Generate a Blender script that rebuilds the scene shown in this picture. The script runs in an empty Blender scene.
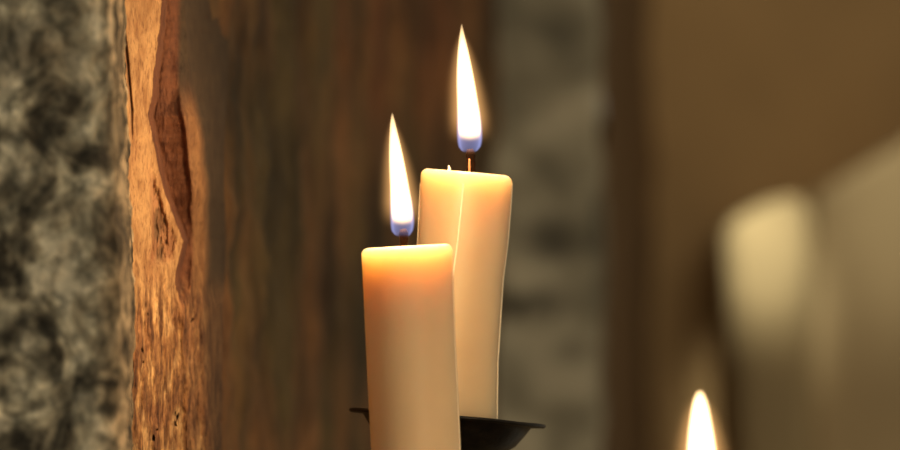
import bpy, bmesh, math, random
from mathutils import Vector, noise

random.seed(4)
sc = bpy.context.scene
K = 0.25 / 900 / 2.0          # metres per pixel per metre of distance
CZ = 1.5                      # camera height


def P(px, py, Y):
    return Vector(((px - 450) * Y * K, Y, CZ + (225 - py) * Y * K))


# ------------------------------------------------------------------ camera
cam_d = bpy.data.cameras.new('camera')
cam = bpy.data.objects.new('camera', cam_d)
sc.collection.objects.link(cam)
cam.location = (0, 0, CZ)
cam.rotation_euler = (math.pi / 2, 0, 0)
cam_d.sensor_width = 36
cam_d.lens = 288
cam_d.clip_start = 0.05
cam_d.dof.use_dof = True
cam_d.dof.focus_distance = 1.972
cam_d.dof.aperture_fstop = 11
sc.camera = cam

# ------------------------------------------------------------------ light
W = bpy.data.worlds.new('world')
sc.world = W
W.use_nodes = True
bg = W.node_tree.nodes['Background']
bg.inputs[0].default_value = (1.0, 0.84, 0.58, 1)
bg.inputs[1].default_value = 0.25


def area(name, loc, target, size, power, col):
    l = bpy.data.lights.new(name, 'AREA')
    l.shape = 'DISK'; l.size = size; l.energy = power; l.color = col
    o = bpy.data.objects.new(name, l)
    sc.collection.objects.link(o)
    o.location = loc
    o.rotation_euler = (Vector(target) - Vector(loc)).to_track_quat('-Z', 'Y').to_euler()
    return o


# room light from high behind the camera, daylight side
area('room_light', (0.95, -0.8, 2.9), (0, 2.2, 1.5), 1.6, 21, (1.0, 0.86, 0.63))
# added unseen spots that brighten the post and stair wall at the far right
def spot(loc, target, power, angle):
    l = bpy.data.lights.new('added_stair_spot', 'SPOT')
    l.energy = power; l.color = (1.0, 0.95, 0.72); l.spot_size = math.radians(angle); l.spot_blend = 1.0
    l.shadow_soft_size = 0.012
    o = bpy.data.objects.new('added_stair_spot', l)
    sc.collection.objects.link(o)
    o.location = loc
    o.rotation_euler = (Vector(target) - Vector(loc)).to_track_quat('-Z', 'Y').to_euler()


spot((0.13, 2.70, 1.92), P(764, 240, 3.12), 28, 6.0)
spot((0.22, 2.85, 1.90), P(900, 190, 3.15), 5, 11)

sc.view_settings.view_transform = 'Standard'
sc.view_settings.look = 'None'
sc.view_settings.gamma = 1
sc.view_settings.use_curve_mapping = False
sc.view_settings.exposure = 0.0
sc.cycles.volume_max_steps = 512
FLAME_W = 0.165


# ------------------------------------------------------------------ helpers
def lerp(pts, t):
    if t <= pts[0][0]: return pts[0][1]
    for (a, b), (c, d) in zip(pts, pts[1:]):
        if t <= c:
            return b + (d - b) * (t - a) / (c - a)
    return pts[-1][1]


def smooth(a, b, t):
    t = max(0.0, min(1.0, (t - a) / (b - a)))
    return t * t * (3 - 2 * t)


def mixc(a, b, t):
    return tuple(a[i] + (b[i] - a[i]) * t for i in range(3))


def fbm(x, y, z, s, o=4):
    return noise.fractal(Vector((x * s, y * s, z * s)), 0.8, 2.0, o)


def link(name, bm, mat, parent=None, smooth_shade=True, world_parent=None):
    me = bpy.data.meshes.new(name)
    bm.normal_update()
    bm.to_mesh(me); bm.free()
    if mat: me.materials.append(mat)
    if smooth_shade:
        me.polygons.foreach_set('use_smooth', [True] * len(me.polygons))
    o = bpy.data.objects.new(name, me)
    sc.collection.objects.link(o)
    if parent: o.parent = parent
    return o


def empty(name, loc, label, cat, group=None):
    o = bpy.data.objects.new(name, None)
    sc.collection.objects.link(o)
    o.empty_display_size = 0.02
    o.location = loc
    o['label'] = label; o['category'] = cat
    if group: o['group'] = group
    return o


def M(name):
    m = bpy.data.materials.new(name)
    m.use_nodes = True
    nt = m.node_tree
    return m, nt, nt.nodes, nt.links, nt.nodes['Principled BSDF']


def noise_node(nt, scale, detail=4, rough=0.6, vec=None, dist=0.0):
    n = nt.nodes.new('ShaderNodeTexNoise')
    n.inputs['Scale'].default_value = scale
    n.inputs['Detail'].default_value = detail
    n.inputs['Roughness'].default_value = rough
    n.inputs['Distortion'].default_value = dist
    if vec is not None: nt.links.new(vec, n.inputs['Vector'])
    return n


def ramp(nt, src, stops):
    r = nt.nodes.new('ShaderNodeValToRGB')
    e = r.color_ramp.elements
    e[0].position = stops[0][0]; e[0].color = (*stops[0][1], 1)
    e[1].position = stops[-1][0]; e[1].color = (*stops[-1][1], 1)
    for p, c in stops[1:-1]:
        k = e.new(p); k.color = (*c, 1)
    nt.links.new(src, r.inputs[0])
    return r


def mapping(nt, scale=(1, 1, 1), rot=(0, 0, 0)):
    tc = nt.nodes.new('ShaderNodeTexCoord')
    mp = nt.nodes.new('ShaderNodeMapping')
    mp.inputs['Scale'].default_value = scale
    mp.inputs['Rotation'].default_value = rot
    nt.links.new(tc.outputs['Object'], mp.inputs['Vector'])
    return mp.outputs[0]


def mixrgb(nt, a, b, fac, mode='MIX'):
    m = nt.nodes.new('ShaderNodeMix')
    m.data_type = 'RGBA'; m.blend_type = mode
    if isinstance(fac, (int, float)): m.inputs[0].default_value = fac
    else: nt.links.new(fac, m.inputs[0])
    for s, i in ((a, 6), (b, 7)):
        if isinstance(s, tuple): m.inputs[i].default_value = (*s, 1)
        else: nt.links.new(s, m.inputs[i])
    return m.outputs[2]


def bump(nt, b, src, strength, dist):
    n = nt.nodes.new('ShaderNodeBump')
    n.inputs['Strength'].default_value = strength
    n.inputs['Distance'].default_value = dist
    nt.links.new(src, n.inputs['Height'])
    nt.links.new(n.outputs[0], b.inputs['Normal'])


# ------------------------------------------------------------------ materials
# grey lichen-blotched stone, near
m_stone, nt, N, L, b = M('grey_stone')
v = mapping(nt, (1, 1, 0.8), (0, 0.5, 0))
n1 = noise_node(nt, 70, 4, 0.55, v, 0.8)
n2 = noise_node(nt, 230, 3, 0.6, v)
c1 = ramp(nt, n1.outputs[0], [(0.38, (0.04, 0.035, 0.026)), (0.46, (0.19, 0.172, 0.13)), (0.53, (0.36, 0.335, 0.26)), (0.60, (0.66, 0.61, 0.49))])
c2 = ramp(nt, n2.outputs[0], [(0.36, (0.42, 0.42, 0.4)), (0.62, (1.35, 1.3, 1.2))])
at = N.new('ShaderNodeAttribute'); at.attribute_name = 'tint'
L.new(mixrgb(nt, mixrgb(nt, c1.outputs[0], c2.outputs[0], 1.0, 'MULTIPLY'), at.outputs[0], 1.0, 'MULTIPLY'), b.inputs['Base Color'])
b.inputs['Roughness'].default_value = 0.95
bump(nt, b, n2.outputs[0], 0.6, 0.002)

# grey stone, far pier
m_pier, nt, N, L, b = M('far_grey_stone')
v = mapping(nt, (1, 1, 1.25), (0, 0.3, 0))
n1 = noise_node(nt, 17, 3, 0.5, v, 0.4)
c1 = ramp(nt, n1.outputs[0], [(0.36, (0.10, 0.09, 0.065)), (0.47, (0.29, 0.26, 0.185)), (0.60, (0.50, 0.45, 0.33))])
at = N.new('ShaderNodeAttribute'); at.attribute_name = 'tint'
L.new(mixrgb(nt, c1.outputs[0], at.outputs[0], 1.0, 'MULTIPLY'), b.inputs['Base Color'])
b.inputs['Roughness'].default_value = 0.95

# dark streaked receding wall
m_streak, nt, N, L, b = M('streaked_dark_stone')
v = mapping(nt, (1, 0.35, 0.22))
n1 = noise_node(nt, 55, 4, 0.6, v, 0.5)
n2 = noise_node(nt, 16, 3, 0.5, mapping(nt, (1, 1, 0.6)))
c1 = ramp(nt, n1.outputs[0], [(0.36, (0.05, 0.029, 0.011)), (0.50, (0.13, 0.076, 0.029)), (0.64, (0.23, 0.135, 0.052))])
c2 = ramp(nt, n2.outputs[0], [(0.40, (0.70, 0.78, 0.70)), (0.62, (1.35, 1.05, 0.95))])
at = N.new('ShaderNodeAttribute'); at.attribute_name = 'tint'
L.new(mixrgb(nt, mixrgb(nt, c1.outputs[0], c2.outputs[0], 1.0, 'MULTIPLY'), at.outputs[0], 1.0, 'MULTIPLY'), b.inputs['Base Color'])
b.inputs['Roughness'].default_value = 0.95

# broken sandstone edge : tint is the colour of each layer of the rock
m_sand, nt, N, L, b = M('broken_sandstone')
at = N.new('ShaderNodeAttribute'); at.attribute_name = 'tint'
v = mapping(nt, (1, 0.6, 0.45))
n1 = noise_node(nt, 900, 4, 0.7, v)
n2 = noise_node(nt, 260, 4, 0.65, v, 0.5)
c1 = ramp(nt, n1.outputs[0], [(0.32, (0.58, 0.48, 0.42)), (0.46, (1.0, 1.0, 1.0)), (0.70, (1.2, 1.22, 1.2))])
c2 = ramp(nt, n2.outputs[0], [(0.36, (0.70, 0.60, 0.52)), (0.60, (1.12, 1.12, 1.12))])
x = mixrgb(nt, at.outputs[0], c1.outputs[0], 1.0, 'MULTIPLY')
x = mixrgb(nt, x, c2.outputs[0], 1.0, 'MULTIPLY')
n3 = noise_node(nt, 620, 4, 0.6, mapping(nt, (1, 0.5, 0.16)), 0.4)
c3 = ramp(nt, n3.outputs[0], [(0.36, (0.42, 0.34, 0.30)), (0.50, (1.0, 1.0, 1.0)), (0.62, (1.55, 1.6, 1.55))])
L.new(mixrgb(nt, x, mixrgb(nt, (1.0, 1.0, 1.0), c3.outputs[0], at.outputs['Alpha']), 1.0, 'MULTIPLY'), b.inputs['Base Color'])
b.inputs['Roughness'].default_value = 0.85
bump(nt, b, n1.outputs[0], 0.8, 0.0006)

# plasters
def plaster(name, col, s=9):
    m, nt, N, L, b = M(name)
    n = noise_node(nt, s, 3, 0.5, mapping(nt))
    r = ramp(nt, n.outputs[0], [(0.35, tuple(c * 0.8 for c in col)), (0.65, tuple(min(1, c * 1.15) for c in col))])
    L.new(r.outputs[0], b.inputs['Base Color'])
    b.inputs['Roughness'].default_value = 0.95
    return m


m_brown = plaster('dark_brown_plaster', (0.16, 0.09, 0.036))
m_tan = plaster('tan_plaster', (0.50, 0.325, 0.15), 6)
m_parapet = plaster('pale_tan_plaster', (0.53, 0.40, 0.225), 6)
m_pale = plaster('pale_limestone', (0.46, 0.35, 0.19), 14)
m_floor = plaster('stone_floor', (0.16, 0.12, 0.08), 8)

# iron
m_iron, nt, N, L, b = M('black_iron')
n1 = noise_node(nt, 400, 4, 0.6, mapping(nt))
r = ramp(nt, n1.outputs[0], [(0.35, (0.004, 0.0035, 0.003)), (0.68, (0.014, 0.01, 0.007))])
L.new(r.outputs[0], b.inputs['Base Color'])
b.inputs['Specular IOR Level'].default_value = 0.25
b.inputs['Roughness'].default_value = 0.4
bump(nt, b, n1.outputs[0], 0.3, 0.0004)

# wax
def wax_mat(name, base, scale):
    m, nt, N, L, b = M(name)
    n1 = noise_node(nt, 130, 3, 0.5, mapping(nt))
    r = ramp(nt, n1.outputs[0], [(0.3, tuple(c * 0.96 for c in base)), (0.7, base)])
    L.new(r.outputs[0], b.inputs['Base Color'])
    b.inputs['Subsurface Weight'].default_value = 1.0
    b.inputs['Subsurface Radius'].default_value = (1.0, 0.80, 0.60)
    b.inputs['Subsurface Scale'].default_value = scale
    b.inputs['Roughness'].default_value = 0.5
    b.inputs['Specular IOR Level'].default_value = 0.3
    bump(nt, b, n1.outputs[0], 0.08, 0.0006)
    return m


m_wax = wax_mat('ivory_wax', (0.64, 0.475, 0.295), 0.028)
m_glint, nt, N, L, b = M('painted_edge_glint')  # pale colour carries the highlight along the candle corners
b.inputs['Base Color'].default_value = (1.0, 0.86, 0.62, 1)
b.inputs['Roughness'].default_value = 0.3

m_wick, nt, N, L, b = M('charred_wick')
b.inputs['Specular IOR Level'].default_value = 0.05
b.inputs['Base Color'].default_value = (0.014, 0.006, 0.003, 1)
b.inputs['Roughness'].default_value = 0.8

m_ember, nt, N, L, b = M('glowing_wick')
b.inputs['Base Color'].default_value = (0.55, 0.22, 0.08, 1)
b.inputs['Emission Color'].default_value = (1.0, 0.42, 0.14, 1)
b.inputs['Emission Strength'].default_value = 0.5


# ------------------------------------------------------------------ setting
def wall_grid(name, xs_ys, zs, mat, amp, nscale, tint=None, slant=None):
    """grid along a plan line (x, Y) and up z, pushed about by rock relief"""
    bm = bmesh.new()
    lay = bm.verts.layers.float_color.new('tint') if tint else None
    rows = []
    n = len(xs_ys)
    for z in zs:
        row = []
        for i, (x, y) in enumerate(xs_ys):
            a = xs_ys[max(0, i - 1)]; c = xs_ys[min(n - 1, i + 1)]
            d = Vector((c[0] - a[0], c[1] - a[1], 0)).normalized()
            nrm = Vector((d.y, -d.x, 0))
            k = fbm(x, y, z, nscale) * amp
            if slant: x += slant(450 + x / (y * K), 225 - (z - CZ) / (y * K)) * y * K
            vt = bm.verts.new(Vector((x, y, z)) + nrm * k)
            if tint:
                vt[lay] = (*tint(450 + x / (y * K), 225 - (z - CZ) / (y * K)), 1)
            row.append(vt)
        rows.append(row)
    for r0, r1 in zip(rows, rows[1:]):
        for i in range(n - 1):
            bm.faces.new((r0[i], r0[i + 1], r1[i + 1], r1[i]))
    o = link(name, bm, mat)
    o['kind'] = 'structure'
    return o


def zrows(Y, step=6):
    a = [0.0, 0.9]
    py = 620
    while py > -170:
        a.append(CZ + (225 - py) * Y * K); py -= step
    return a + [2.1, 2.9]


def plan(pts, n):
    """pts: (px, Y) -> evenly divided (x, Y)"""
    out = []
    xy = [((px - 450) * Y * K, Y) for px, Y in pts]
    for (x0, y0), (x1, y1) in zip(xy, xy[1:]):
        for i in range(n):
            t = i / n
            out.append((x0 + (x1 - x0) * t, y0 + (y1 - y0) * t))
    out.append(xy[-1])
    return out


# near grey pier; front face stands nearer the camera than the candles
def blotches(spots, brown=None):
    def f(px, py):
        wx = px + 9 * fbm(px, py, 2, 0.05, 3); wy = py + 9 * fbm(px, py, 7, 0.05, 3)
        m = 1.0
        for x, y, rx, ry, ang, k in spots:
            a = math.radians(ang)
            dx, dy = wx - x, wy - y
            u = (dx * math.cos(a) + dy * math.sin(a)) / rx; v = (-dx * math.sin(a) + dy * math.cos(a)) / ry
            m *= 1 + (k - 1) * math.exp(-(u * u + v * v) ** 1.3)
        b = brown(px, py) if brown else 0
        m *= 1 - 0.25 * b
        return (m, m * (1 - 0.17 * b), m * (1 - 0.32 * b))
    return f


LICHEN = [(12, 50, 34, 32, 0, .25), (50, 55, 22, 26, 0, .6), (100, 148, 8, 7, 0, .3), (4, 190, 24, 18, 0, .25), (42, 198, 12, 7, 20, .45),
          (8, 245, 14, 9, 0, .3), (20, 278, 26, 8, 10, .45), (60, 232, 9, 6, 40, .5), (20, 330, 36, 12, -10, .28), (45, 366, 20, 14, 30, .35),
          (5, 390, 9, 11, 0, .35), (110, 412, 9, 8, 0, .35), (12, 440, 22, 12, 0, .35), (75, 282, 18, 12, 0, .6), (8, 136, 24, 9, 10, .45),
          (78, 110, 7, 60, 0, .75), (35, 112, 44, 20, 25, 1.6), (25, 12, 30, 6, 0, 1.5), (65, 178, 18, 18, -40, 1.5), (68, 220, 9, 17, 0, 1.7),
          (25, 215, 26, 8, -20, 1.4), (64, 370, 8, 20, -15, 1.8), (45, 396, 36, 8, 25, 1.7), (15, 414, 34, 6, 10, 1.5), (106, 372, 10, 10, 0, 1.5),
          (55, 338, 18, 6, 10, 1.5), (22, 262, 40, 5, -15, 1.5), (102, 20, 14, 22, 0, 1.25), (58, 68, 6, 14, 20, 1.4)]
o = wall_grid('wall_left', plan([(-900, 1.84), (-200, 1.84)], 8)[:-1] + plan([(-200, 1.84), (90, 1.855)], 80)[:-1] + plan([(90, 1.855), (112, 1.862), (119, 1.872), (123, 1.90), (126, 1.965)], 12),
              zrows(1.85, 3.5), m_stone, 0.0012, 120, blotches(LICHEN, lambda px, py: smooth(95, 120, px) * 0.9 + 0.5 * math.exp(-((px - 50) / 30) ** 2 - ((py - 55) / 30) ** 2)),
              slant=lambda px, py: smooth(60, 112, px) * lerp([(-100, -4), (0, -2), (150, 1), (290, 8), (450, 6), (600, 6)], py))
o['label'] = 'blurred grey blotched stone wall at the left edge'

# broken sandstone edge of the opening, in focus
AR = [(-200, 162), (0, 160), (30, 158), (60, 155), (100, 151), (115, 148), (140, 153), (170, 158), (200, 165), (225, 174), (242, 180), (262, 175), (285, 172), (320, 182), (360, 190), (450, 196), (600, 200)]
BR = [(-200, 178), (0, 180), (90, 186), (115, 192), (180, 198), (235, 198), (290, 196), (340, 197), (450, 203), (600, 204)]
SAND = (0.52, 0.30, 0.128); RED = (0.15, 0.052, 0.02); RIB = (0.27, 0.135, 0.052); WOOD = (0.36, 0.18, 0.068); DARK = (0.055, 0.033, 0.015)


def sand_surface(px, py):
    wob = 1.0 * fbm(2, py, 0, 0.06, 4)
    A = lerp(AR, py) + wob
    B = lerp(BR, py) + 1.5 * fbm(3, py, 1, 0.02, 3)
    low = smooth(268, 312, py)
    g = fbm(px, py * 0.45, 5, 0.045, 5)
    g2 = fbm(px, py * 0.22, 9, 0.16, 4)
    # profile with the recess between arris and rib
    Y1 = 1.950 + max(0, min(px, A) - 118) * 0.00088
    if px > A:
        Y1 += 0.016 * smooth(A, A + 4, px) + 0.004 * smooth(A + 4, B - 8, px)
        Y1 += 0.012 * smooth(B - 12, B + 6, px) - 0.003 * math.exp(-((px - (B - 9)) / 4) ** 2) * smooth(60, 130, py)
        Y1 += max(0, px - B) * 0.003
    # plain split face lower down
    Y2 = 1.950 + (px - 118) * 0.00088 + max(0, px - B) * 0.0013
    Y2 -= 0.003 * math.exp(-((px - (B - 14 - 6 * g)) / 5) ** 2)
    Y = Y1 + (Y2 - Y1) * low + 0.0012 * g + 0.0007 * g2 * (0.5 + 1.8 * low)
    # crack on the left at the top
    cx = lerp([(20, 126), (60, 130), (110, 134), (150, 134)], py)
    ck = smooth(15, 35, py) * (1 - smooth(100, 160, py)) * math.exp(-((px - cx) / 1.3) ** 2)
    Y += 0.004 * ck
    # hollow
    hl = lerp([(150, 152), (190, 149), (240, 151), (262, 148)], py); hr = A - 3
    h = smooth(150, 185, py) * (1 - smooth(255, 268, py)) * smooth(hl, hl + 3, px) * (1 - smooth(hr - 7, hr, px))
    Y += h * (0.004 + 0.003 * g2)
    # colours of the layers
    wood = mixc(WOOD, (0.58, 0.35, 0.155), smooth(0.0, 0.5, g2))
    wood = mixc(wood, (0.20, 0.085, 0.035), smooth(0.0, 0.6, -g2) * 0.8)
    wood = mixc(wood, (0.30, 0.13, 0.055), smooth(0.0, 0.7, g) * 0.7)
    c = SAND if px < A else mixc(RED, RIB, smooth(B - 12, B - 7, px) * smooth(70, 130, py))
    if px < A: c = mixc(c, (0.46, 0.23, 0.095), smooth(0.0, 0.8, g) * 0.7)
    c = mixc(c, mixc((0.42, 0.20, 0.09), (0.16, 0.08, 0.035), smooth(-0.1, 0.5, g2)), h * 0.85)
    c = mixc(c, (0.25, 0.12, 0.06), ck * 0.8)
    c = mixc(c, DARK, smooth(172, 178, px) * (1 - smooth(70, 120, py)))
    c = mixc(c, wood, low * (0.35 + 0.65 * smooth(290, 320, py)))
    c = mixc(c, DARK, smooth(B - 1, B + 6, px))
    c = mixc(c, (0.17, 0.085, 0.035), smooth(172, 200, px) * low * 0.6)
    pit = smooth(0.75, 0.95, fbm(px, py * 0.6, 21, 0.12, 3)) * low
    Y += 0.003 * pit
    c = mixc(c, (0.12, 0.05, 0.02), pit * 0.9)
    return Y, c


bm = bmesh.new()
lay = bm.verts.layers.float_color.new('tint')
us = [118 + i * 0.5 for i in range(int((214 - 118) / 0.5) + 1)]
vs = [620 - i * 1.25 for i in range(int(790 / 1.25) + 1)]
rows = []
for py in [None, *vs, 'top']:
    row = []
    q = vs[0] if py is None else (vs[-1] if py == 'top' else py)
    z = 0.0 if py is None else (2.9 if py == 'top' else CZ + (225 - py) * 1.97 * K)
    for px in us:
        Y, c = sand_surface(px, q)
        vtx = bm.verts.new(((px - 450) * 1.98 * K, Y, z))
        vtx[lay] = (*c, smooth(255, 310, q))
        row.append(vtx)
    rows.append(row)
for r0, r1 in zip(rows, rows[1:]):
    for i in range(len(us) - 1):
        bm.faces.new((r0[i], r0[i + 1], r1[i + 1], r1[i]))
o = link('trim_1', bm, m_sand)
o['kind'] = 'structure'
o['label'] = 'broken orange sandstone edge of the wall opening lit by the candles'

# dark streaked wall running back from the sandstone edge
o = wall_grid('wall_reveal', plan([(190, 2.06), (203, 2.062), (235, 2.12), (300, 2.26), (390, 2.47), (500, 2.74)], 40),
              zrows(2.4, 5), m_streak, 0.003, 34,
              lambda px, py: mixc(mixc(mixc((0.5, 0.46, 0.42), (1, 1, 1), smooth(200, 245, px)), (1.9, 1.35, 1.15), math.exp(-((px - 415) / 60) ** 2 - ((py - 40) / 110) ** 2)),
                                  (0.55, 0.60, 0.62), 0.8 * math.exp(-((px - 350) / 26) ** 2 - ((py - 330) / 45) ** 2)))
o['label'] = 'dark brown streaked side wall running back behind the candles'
# grey stone pier at the back
o = wall_grid('wall_back', plan([(440, 2.72), (470, 2.73), (597, 2.74), (602, 2.80)], 22), zrows(2.74, 8), m_pier, 0.004, 22,
              blotches([(552, 240, 34, 22, 0, .2), (525, 302, 46, 13, 0, .2), (560, 28, 30, 18, 0, .6), (570, 352, 20, 16, 0, .6), (505, 25, 18, 30, 0, .7), (575, 130, 28, 40, 0, 1.2), (565, 400, 30, 25, 0, 1.1), (520, 270, 25, 9, 0, 1.3)]))
o['label'] = 'blurred grey stone pier behind the candles'
o = wall_grid('wall_recess', plan([(598, 2.78), (615, 3.0), (655, 3.22)], 12), zrows(3, 14), m_brown, 0.004, 14)
o['label'] = 'dark brown recess beside the grey pier'
o = wall_grid('wall_right', plan([(648, 3.20), (900, 3.22), (1500, 3.24)], 16), zrows(3.2, 14), m_tan, 0.003, 8)
o['label'] = 'blurred tan plaster wall at the right'


def prism(name, pts, Y0, Y1, mat, bev=0.006):
    bm = bmesh.new()
    f = [bm.verts.new((p[0], Y0, p[1])) for p in pts]
    k = [bm.verts.new((p[0], Y1, p[1])) for p in pts]
    n = len(pts)
    bm.faces.new(f); bm.faces.new(k[::-1])
    for i in range(n):
        bm.faces.new((f[i], k[i], k[(i + 1) % n], f[(i + 1) % n]))
    bmesh.ops.recalc_face_normals(bm, faces=bm.faces)
    bmesh.ops.bevel(bm, geom=[e for e in bm.edges], offset=bev, segments=3, affect='EDGES', profile=0.6)
    return link(name, bm, mat, smooth_shade=False)


def xz(px, py, Y):
    p = P(px, py, Y)
    return (p.x, p.z)


Yp = 3.15
a = xz(812, 197, Yp); c = xz(1010, 80, Yp)
o = prism('stair_parapet', [a, c, (c[0], 0.0), (a[0], 0.0)], Yp, 3.215, m_parapet)
o['kind'] = 'structure'; o['label'] = 'blurred sloping plaster stair wall at the far right'
o.name = 'trim_2'
Yb = 3.12
a = xz(722, 226, Yb); c = xz(775, 196, Yb); d = xz(815, 196, Yb); e = xz(735, 420, Yb)
o = prism('stone_post', [a, c, d, (d[0], 0.0), (e[0], 0.0), e], Yb, 3.215, m_pale, 0.012)
o['label'] = 'blurred pale stone post with a slanted top beside the stair wall'; o['category'] = 'post'

bm = bmesh.new()
vv = [bm.verts.new(p) for p in ((-2.2, -1.5, 0), (2.2, -1.5, 0), (2.2, 3.6, 0), (-2.2, 3.6, 0))]
bm.faces.new(vv)
o = link('floor', bm, m_floor, smooth_shade=False); o['kind'] = 'structure'


# ------------------------------------------------------------------ flame material
def curve_node(nt, src, pts):
    n = nt.nodes.new('ShaderNodeFloatCurve')
    cv = n.mapping.curves[0]
    cv.points[0].location = pts[0]; cv.points[1].location = pts[-1]
    for p in pts[1:-1]:
        cv.points.new(*p)
    n.mapping.update()
    nt.links.new(src, n.inputs['Value'])
    return n.outputs[0]


def mth(nt, op, a, b=None, clamp=False):
    n = nt.nodes.new('ShaderNodeMath'); n.operation = op; n.use_clamp = clamp
    for s, i in ((a, 0), (b, 1)):
        if s is None: continue
        if isinstance(s, (int, float)): n.inputs[i].default_value = s
        else: nt.links.new(s, n.inputs[i])
    return n.outputs[0]


def mrange(nt, v, a, b, c, d):
    n = nt.nodes.new('ShaderNodeMapRange'); n.interpolation_type = 'SMOOTHSTEP'
    nt.links.new(v, n.inputs[0])
    for i, s in enumerate((a, b, c, d)): n.inputs[i + 1].default_value = s
    return n.outputs[0]


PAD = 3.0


def flame_material(name, H, Rmax, rad, amax, axis):
    """burning gas: bright body, blue root; an added warm halo imitates lens bloom; rad/axis are 0..1 curves over the height"""
    m = bpy.data.materials.new(name); m.use_nodes = True
    nt = m.node_tree
    for n in list(nt.nodes): nt.nodes.remove(n)
    out = nt.nodes.new('ShaderNodeOutputMaterial')
    tc = nt.nodes.new('ShaderNodeTexCoord')
    s = nt.nodes.new('ShaderNodeSeparateXYZ'); nt.links.new(tc.outputs['Object'], s.inputs[0])
    t = mth(nt, 'DIVIDE', s.outputs[2], H)
    R = mth(nt, 'MULTIPLY', curve_node(nt, t, rad), Rmax)
    ax = mth(nt, 'MULTIPLY', mth(nt, 'SUBTRACT', curve_node(nt, t, axis), 0.5), 2 * amax)
    dx = mth(nt, 'SUBTRACT', s.outputs[0], ax)
    r = mth(nt, 'SQRT', mth(nt, 'ADD', mth(nt, 'MULTIPLY', dx, dx), mth(nt, 'MULTIPLY', s.outputs[1], s.outputs[1])))
    rho = mth(nt, 'DIVIDE', r, mth(nt, 'MAXIMUM', R, 0.00012))
    inz = mth(nt, 'MULTIPLY', mrange(nt, t, -0.01, 0.02, 0, 1), mrange(nt, t, 0.985, 1.01, 1, 0))
    body = mth(nt, 'MULTIPLY', mrange(nt, rho, 0.76, 1.06, 1, 0), mrange(nt, mth(nt, 'ADD', t, mth(nt, 'MULTIPLY', rho, -0.02)), 0.07, 0.22, 0, 1))
    body = mth(nt, 'MULTIPLY', mth(nt, 'MULTIPLY', body, inz), 1500)
    shell = mth(nt, 'MULTIPLY', mrange(nt, rho, 0.72, 0.98, 0, 1), mrange(nt, rho, 0.98, 1.14, 1, 0))
    inner = mth(nt, 'MULTIPLY', mrange(nt, rho, 0.25, 1.0, 0.015, 0.13), mrange(nt, rho, 0.98, 1.1, 1, 0))
    fade = mth(nt, 'MULTIPLY', mrange(nt, t, 0.10, 0.45, 1, 0), inz)
    blue = mth(nt, 'MULTIPLY', mth(nt, 'MULTIPLY', mth(nt, 'ADD', shell, inner), fade), 175)
    bloom = mth(nt, 'MULTIPLY', mth(nt, 'POWER', mrange(nt, rho, 0.9, PAD * 0.97, 1, 0), 3.0), 0.28 / Rmax)  # added glow volume imitating lens bloom around the flame
    bloom = mth(nt, 'MULTIPLY', bloom, mth(nt, 'MULTIPLY', mrange(nt, t, 0.05, 0.3, 0, 1), mrange(nt, t, 0.8, 1.0, 1, 0)))
    vols = []
    for col, st in (((1.0, 0.66, 0.32), body), ((0.42, 0.48, 1.0), blue), ((1.0, 0.50, 0.17), bloom)):
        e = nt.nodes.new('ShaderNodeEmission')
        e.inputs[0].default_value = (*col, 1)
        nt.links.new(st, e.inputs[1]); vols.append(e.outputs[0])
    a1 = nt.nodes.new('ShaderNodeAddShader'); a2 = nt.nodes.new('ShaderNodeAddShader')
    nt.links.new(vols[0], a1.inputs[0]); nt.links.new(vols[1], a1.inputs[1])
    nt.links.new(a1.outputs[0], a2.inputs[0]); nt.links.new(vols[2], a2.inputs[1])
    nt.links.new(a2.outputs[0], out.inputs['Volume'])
    m.cycles.volume_step_rate = 0.08
    return m


def flame(outline, Y, parent, origin, n=40):
    """outline: list of (py, left px, right px) from the root up"""
    s = Y * K
    y0 = outline[0][0]; y1 = outline[-1][0]
    H = (y0 - y1) * s
    ox = (outline[0][1] + outline[0][2]) / 2
    rad = [((y0 - p) * s / H, (r - l) / 2 * s) for p, l, r in outline]
    axs = [((y0 - p) * s / H, ((r + l) / 2 - ox) * s) for p, l, r in outline]
    Rm = max(r for _, r in rad) * 1.02
    am = max(abs(a) for _, a in axs) * 1.1 + 1e-5
    rc = [(t, r / Rm) for t, r in rad]
    ac = [(t, 0.5 + a / (2 * am)) for t, a in axs]
    mat = flame_material('flame_gas_and_bloom', H, Rm, rc, am, ac)
    bm = bmesh.new()
    rings = []
    NS = 20
    for i in range(n + 1):
        t = -0.01 + 1.02 * i / n
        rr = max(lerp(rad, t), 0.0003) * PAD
        cx = lerp(axs, t)
        rings.append([bm.verts.new((cx + rr * math.cos(6.28318 * j / NS), rr * math.sin(6.28318 * j / NS), t * H)) for j in range(NS)])
    for a, c in zip(rings, rings[1:]):
        for j in range(NS):
            bm.faces.new((a[j], a[(j + 1) % NS], c[(j + 1) % NS], c[j]))
    bm.faces.new(rings[0][::-1]); bm.faces.new(rings[-1])
    o = link('flame', bm, mat, parent)
    p = P(ox, y0, Y)
    o.location = p - origin
    o['label'] = 'bright white flame with a blue root'
    l = bpy.data.lights.new('flame_light', 'POINT')
    l.energy = FLAME_W; l.color = (1.0, 0.645, 0.33); l.shadow_soft_size = 0.0025
    lo = bpy.data.objects.new('flame_light', l)
    sc.collection.objects.link(lo)
    lo.parent = o
    lo.location = (lerp(axs, 0.42), 0, H * 0.42)
    return o


def soft_square(az, rot, hd, rc):
    """radius of a rounded square (half diagonal hd) in direction az; corners at rot + k*90deg"""
    a = (az - rot + math.pi / 4) % (math.pi / 2) - math.pi / 4     # 0 at a corner
    # superellipse |u|^p+|v|^p = 1 with corner at 45deg
    th = a + math.pi / 4
    p = rc
    k = (abs(math.cos(th)) ** p + abs(math.sin(th)) ** p) ** (-1 / p)
    kc = (2 * (math.sqrt(0.5) ** p)) ** (-1 / p)
    return hd * k / kc


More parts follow.
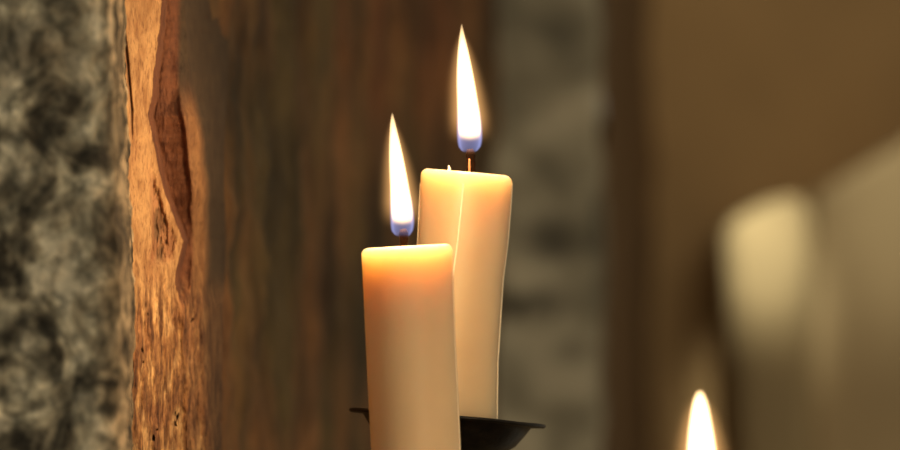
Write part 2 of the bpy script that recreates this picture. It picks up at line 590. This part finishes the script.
def candle(rows_px, Y, top_tilt, rot0, rot1, sharp, label, group, glint=0.0, glint_corners=()):
    """rows_px: (py, centre px, half width px) from the base up; az 0 faces the camera"""
    s = Y * K
    yb, xb, _ = rows_px[0]
    yt, xt, _ = rows_px[-1]
    org = P(xb, yb, Y)
    root = empty('candle', org, label, 'candle', group)
    bm = bmesh.new()
    NS = 144
    H = (yb - yt) * s
    prof = sorted([(r[0], r[1], r[2]) for r in rows_px])
    cxp = [(r[0], r[1]) for r in prof]; hwp = [(r[0], r[2]) for r in prof]

    def width_factor(rot):
        return max(soft_square(math.pi * 2 * j / 180, rot, 1, sharp) * math.sin(math.pi * 2 * j / 180) for j in range(180))
    rings = []
    NH = 90
    er = 7.0 * s                      # radius of the softened top edge

    def ring(z, inset, tilt_z=True):
        py = yb - z / s
        t = z / H
        rot = rot0 + (rot1 - rot0) * t
        cx = (lerp(cxp, py) - xb) * s
        hw = lerp(hwp, py) * s / width_factor(rot)
        out = []
        for j in range(NS):
            az = 2 * math.pi * j / NS
            r = soft_square(az, rot, hw, sharp)
            d = abs(((az - rot + math.pi / 4) % (math.pi / 2)) - math.pi / 4)
            r += 0.35 * s * fbm(math.cos(az), math.sin(az), z * 40, 1.3, 2)
            r = max(r - inset, 0.0)
            x = cx + r * math.sin(az); y = -r * math.cos(az)
            zz = z + (top_tilt * (x - cx) * smooth(0.8, 1.0, t) if tilt_z else 0)
            out.append(bm.verts.new((x, y, zz)))
        return out
    for i in range(NH + 1):
        rings.append(ring((H - er) * i / NH, 0))
    for i in range(1, 9):
        a = i / 8 * math.pi / 2
        rings.append(ring(H - er + er * math.sin(a), er * (1 - math.cos(a))))
    R0 = lerp(hwp, yt) * s
    for f, dz in ((0.40, -0.1), (0.55, -1.0), (0.68, -1.6), (0.80, -1.8), (0.90, -1.9)):
        rings.append(ring(H + dz * s * 0.8, R0 * f))
    for a, c in zip(rings, rings[1:]):
        for j in range(NS):
            bm.faces.new((a[j], a[(j + 1) % NS], c[(j + 1) % NS], c[j]))
    bm.faces.new(rings[0][::-1]); bm.faces.new(rings[-1])
    bmesh.ops.recalc_face_normals(bm, faces=bm.faces)
    body = link('wax_body', bm, m_wax, root)
    for k in glint_corners:
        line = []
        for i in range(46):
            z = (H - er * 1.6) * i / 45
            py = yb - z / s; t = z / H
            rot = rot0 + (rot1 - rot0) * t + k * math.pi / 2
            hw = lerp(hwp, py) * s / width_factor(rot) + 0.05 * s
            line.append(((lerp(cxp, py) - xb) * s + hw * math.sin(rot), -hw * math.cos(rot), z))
        link('edge_glint', tube(line, glint * s, 8), m_glint, root)  # thin pale bead standing in for the bright highlight on the corner
    return root, org


def tube(pts, r, seg=14):
    bm = bmesh.new()
    rings = []
    pts = [Vector(p) for p in pts]
    rs = r if isinstance(r, (list, tuple)) else [r] * len(pts)
    for i, p in enumerate(pts):
        d = (pts[min(i + 1, len(pts) - 1)] - pts[max(0, i - 1)]).normalized()
        u = d.cross(Vector((0, 1, 0.02))).normalized(); w = d.cross(u)
        rings.append([bm.verts.new(p + (u * math.cos(6.28318 * j / seg) + w * math.sin(6.28318 * j / seg)) * rs[i]) for j in range(seg)])
    for a, c in zip(rings, rings[1:]):
        for j in range(seg):
            bm.faces.new((a[j], a[(j + 1) % seg], c[(j + 1) % seg], c[j]))
    bm.faces.new(rings[0][::-1]); bm.faces.new(rings[-1])
    bmesh.ops.recalc_face_normals(bm, faces=bm.faces)
    return bm


def wick(Y, root, org, base, top, r_px, bend=0.6):
    s = Y * K
    a = P(base[0], base[1], Y) - org; c = P(top[0], top[1], Y) - org
    pts = []
    for i in range(9):
        t = i / 8
        p = a.lerp(c, t); p.x += math.sin(t * math.pi) * bend * s
        pts.append(p)
    rr = [r_px * s * (1.0 + 0.12 * math.sin(i * 2.4)) for i in range(9)]
    rr[-1] *= 0.6
    return link('wick', tube(pts, rr), m_wick, root)


# ------------------------------------------------------------------ candles
YF, YB, YT = 1.942, 2.002, 1.84

# front candle
rootF, oF = candle([(560, 421.5, 45), (450, 416, 45), (340, 410.5, 45), (252, 407, 45.6), (246, 406.5, 45.6)], YF, 0.055,
                   math.radians(-16), math.radians(-14), 2.5,
                   'front candle of the lit pair, shorter in the picture, hiding part of the other', 'lit ivory candles', glint=0.5, glint_corners=(1,))
wick(YF, rootF, oF, (404, 249), (403, 229), 4.4)
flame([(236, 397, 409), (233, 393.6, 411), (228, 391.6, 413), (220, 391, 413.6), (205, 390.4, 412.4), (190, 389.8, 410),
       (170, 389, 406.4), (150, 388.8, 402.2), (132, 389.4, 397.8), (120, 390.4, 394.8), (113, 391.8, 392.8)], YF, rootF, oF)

# rear candle
rootB, oB = candle([(424, 455, 42.5), (400, 455.5, 42), (360, 456, 42), (320, 457.5, 43), (280, 459, 44), (240, 463, 45), (200, 465.5, 45.6), (178, 466.5, 45.6), (172, 466.5, 45.6)], YB, -0.085,
                   math.radians(-16), math.radians(-3), 3.6,
                   'rear candle of the lit pair, standing in the black drip pan', 'lit ivory candles', glint=0.85, glint_corners=(0, 1, 3))
w = wick(YB, rootB, oB, (470.5, 174), (470, 149), 4.6)
s = YB * K
pp = [P(469.4, 172 - i * 2.2, YB) - oB + Vector((0, -4.9 * s, 0)) for i in range(7)]
g = link('glowing_strand', tube(pp, [0.9 * s] * 6 + [0.5 * s], 8), m_ember, w)
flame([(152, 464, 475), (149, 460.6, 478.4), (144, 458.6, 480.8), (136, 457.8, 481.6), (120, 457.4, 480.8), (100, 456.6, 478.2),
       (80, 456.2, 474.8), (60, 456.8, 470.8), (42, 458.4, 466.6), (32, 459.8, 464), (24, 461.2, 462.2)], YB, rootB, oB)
# nub of wax on the rear candle's rim
bm = tube([P(449, 176, YB) - oB, P(449, 171, YB) - oB, P(449.2, 168, YB) - oB, P(448.6, 165.5, YB) - oB], [3.2 * s, 2.0 * s, 1.1 * s, 0.3 * s], 10)
link('wax_drip', bm, m_wax, rootB)

# third candle, nearer and low in the frame
rootT, oT = candle([(760, 704, 50), (640, 703, 50), (556, 702, 50), (550, 702, 50)], YT, 0.0,
                   math.radians(-10), math.radians(-5), 3.6,
                   'candle at bottom right of which only the blurred flame tip shows', 'lit ivory candles')
wick(YT, rootT, oT, (702, 553), (702, 532), 4.6)
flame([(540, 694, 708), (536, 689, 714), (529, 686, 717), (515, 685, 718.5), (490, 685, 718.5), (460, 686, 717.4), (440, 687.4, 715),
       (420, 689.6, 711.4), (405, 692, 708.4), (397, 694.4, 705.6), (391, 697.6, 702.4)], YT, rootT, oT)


# ------------------------------------------------------------------ candle stand
stand = empty('candle_stand', (0.0, 1.97, 0.0), 'black iron stand with drip pans that holds the lit candles', 'candle holder')
so = Vector((0.0, 1.97, 0.0))


def pan(px, py, Y, tilt_y, tilt_x, R=99):
    s = Y * K
    prof = [(0.0, -40), (18, -40), (40, -37.5), (58, -32), (70, -24), (79, -12), (84.5, -3.6), (R - 2, -3.2), (R, -1.5), (R - 0.6, 0.4), (R - 3, 0.6),
            (84, -0.4), (77, -10.5), (68, -15), (52, -16), (30, -16), (0.0, -16)]
    bm = bmesh.new()
    NS = 96
    rings = []
    for r, z in prof:
        r = max(r, 0.05)
        rings.append([bm.verts.new((r * s * math.cos(6.28318 * j / NS), r * s * math.sin(6.28318 * j / NS), z * s + 0.25 * s * math.sin(j * 0.5) * (r > 80))) for j in range(NS)])
    for a, c in zip(rings, rings[1:]):
        for j in range(NS):
            bm.faces.new((a[j], a[(j + 1) % NS], c[(j + 1) % NS], c[j]))
    bmesh.ops.recalc_face_normals(bm, faces=bm.faces)
    o = link('drip_pan', bm, m_iron, stand)
    p = P(px, py, Y)
    o.location = p - so
    o.rotation_euler = (tilt_x, tilt_y, 0)
    return p


pB = pan(447.5, 417, YB + 0.002, math.radians(5.0), math.radians(-2.6))
pF = pan(421.5, 552, YF, math.radians(2.0), 0)
pT = pan(704, 752, YT, 0, 0)
ZB = 1.32
def stem(p, drop):
    a = Vector((p.x, p.y, p.z - drop)) - so
    link('stem', tube([a, (a.x, a.y, ZB + 0.03), (a.x, a.y, ZB)], [0.006, 0.0045, 0.0045]), m_iron, stand)
for p in (pB, pF, pT): stem(p, 0.0085)
bar = [Vector((pB.x, pB.y, ZB)) - so, Vector((pF.x, pF.y, ZB)) - so]
link('cross_bar', tube([bar[0] + Vector((0, 0.008, 0)), bar[1]], 0.005), m_iron, stand)
link('cross_bar', tube([bar[1], Vector((0.03, 1.93, ZB)) - so, Vector((pT.x, pT.y, ZB)) - so], 0.005), m_iron, stand)
link('post', tube([Vector((0.03, 1.93, ZB)) - so, Vector((0.03, 1.93, 0.05)) - so], 0.010), m_iron, stand)
for k in range(3):
    a = 0.5 + k * 2.0944
    c = Vector((0.03, 1.93, 0)) - so
    d = Vector((math.cos(a), math.sin(a), 0))
    link('foot', tube([c + Vector((0, 0, 0.08)), c + d * 0.08 + Vector((0, 0, 0.055)), c + d * 0.16 + Vector((0, 0, 0.008))], 0.008), m_iron, stand)
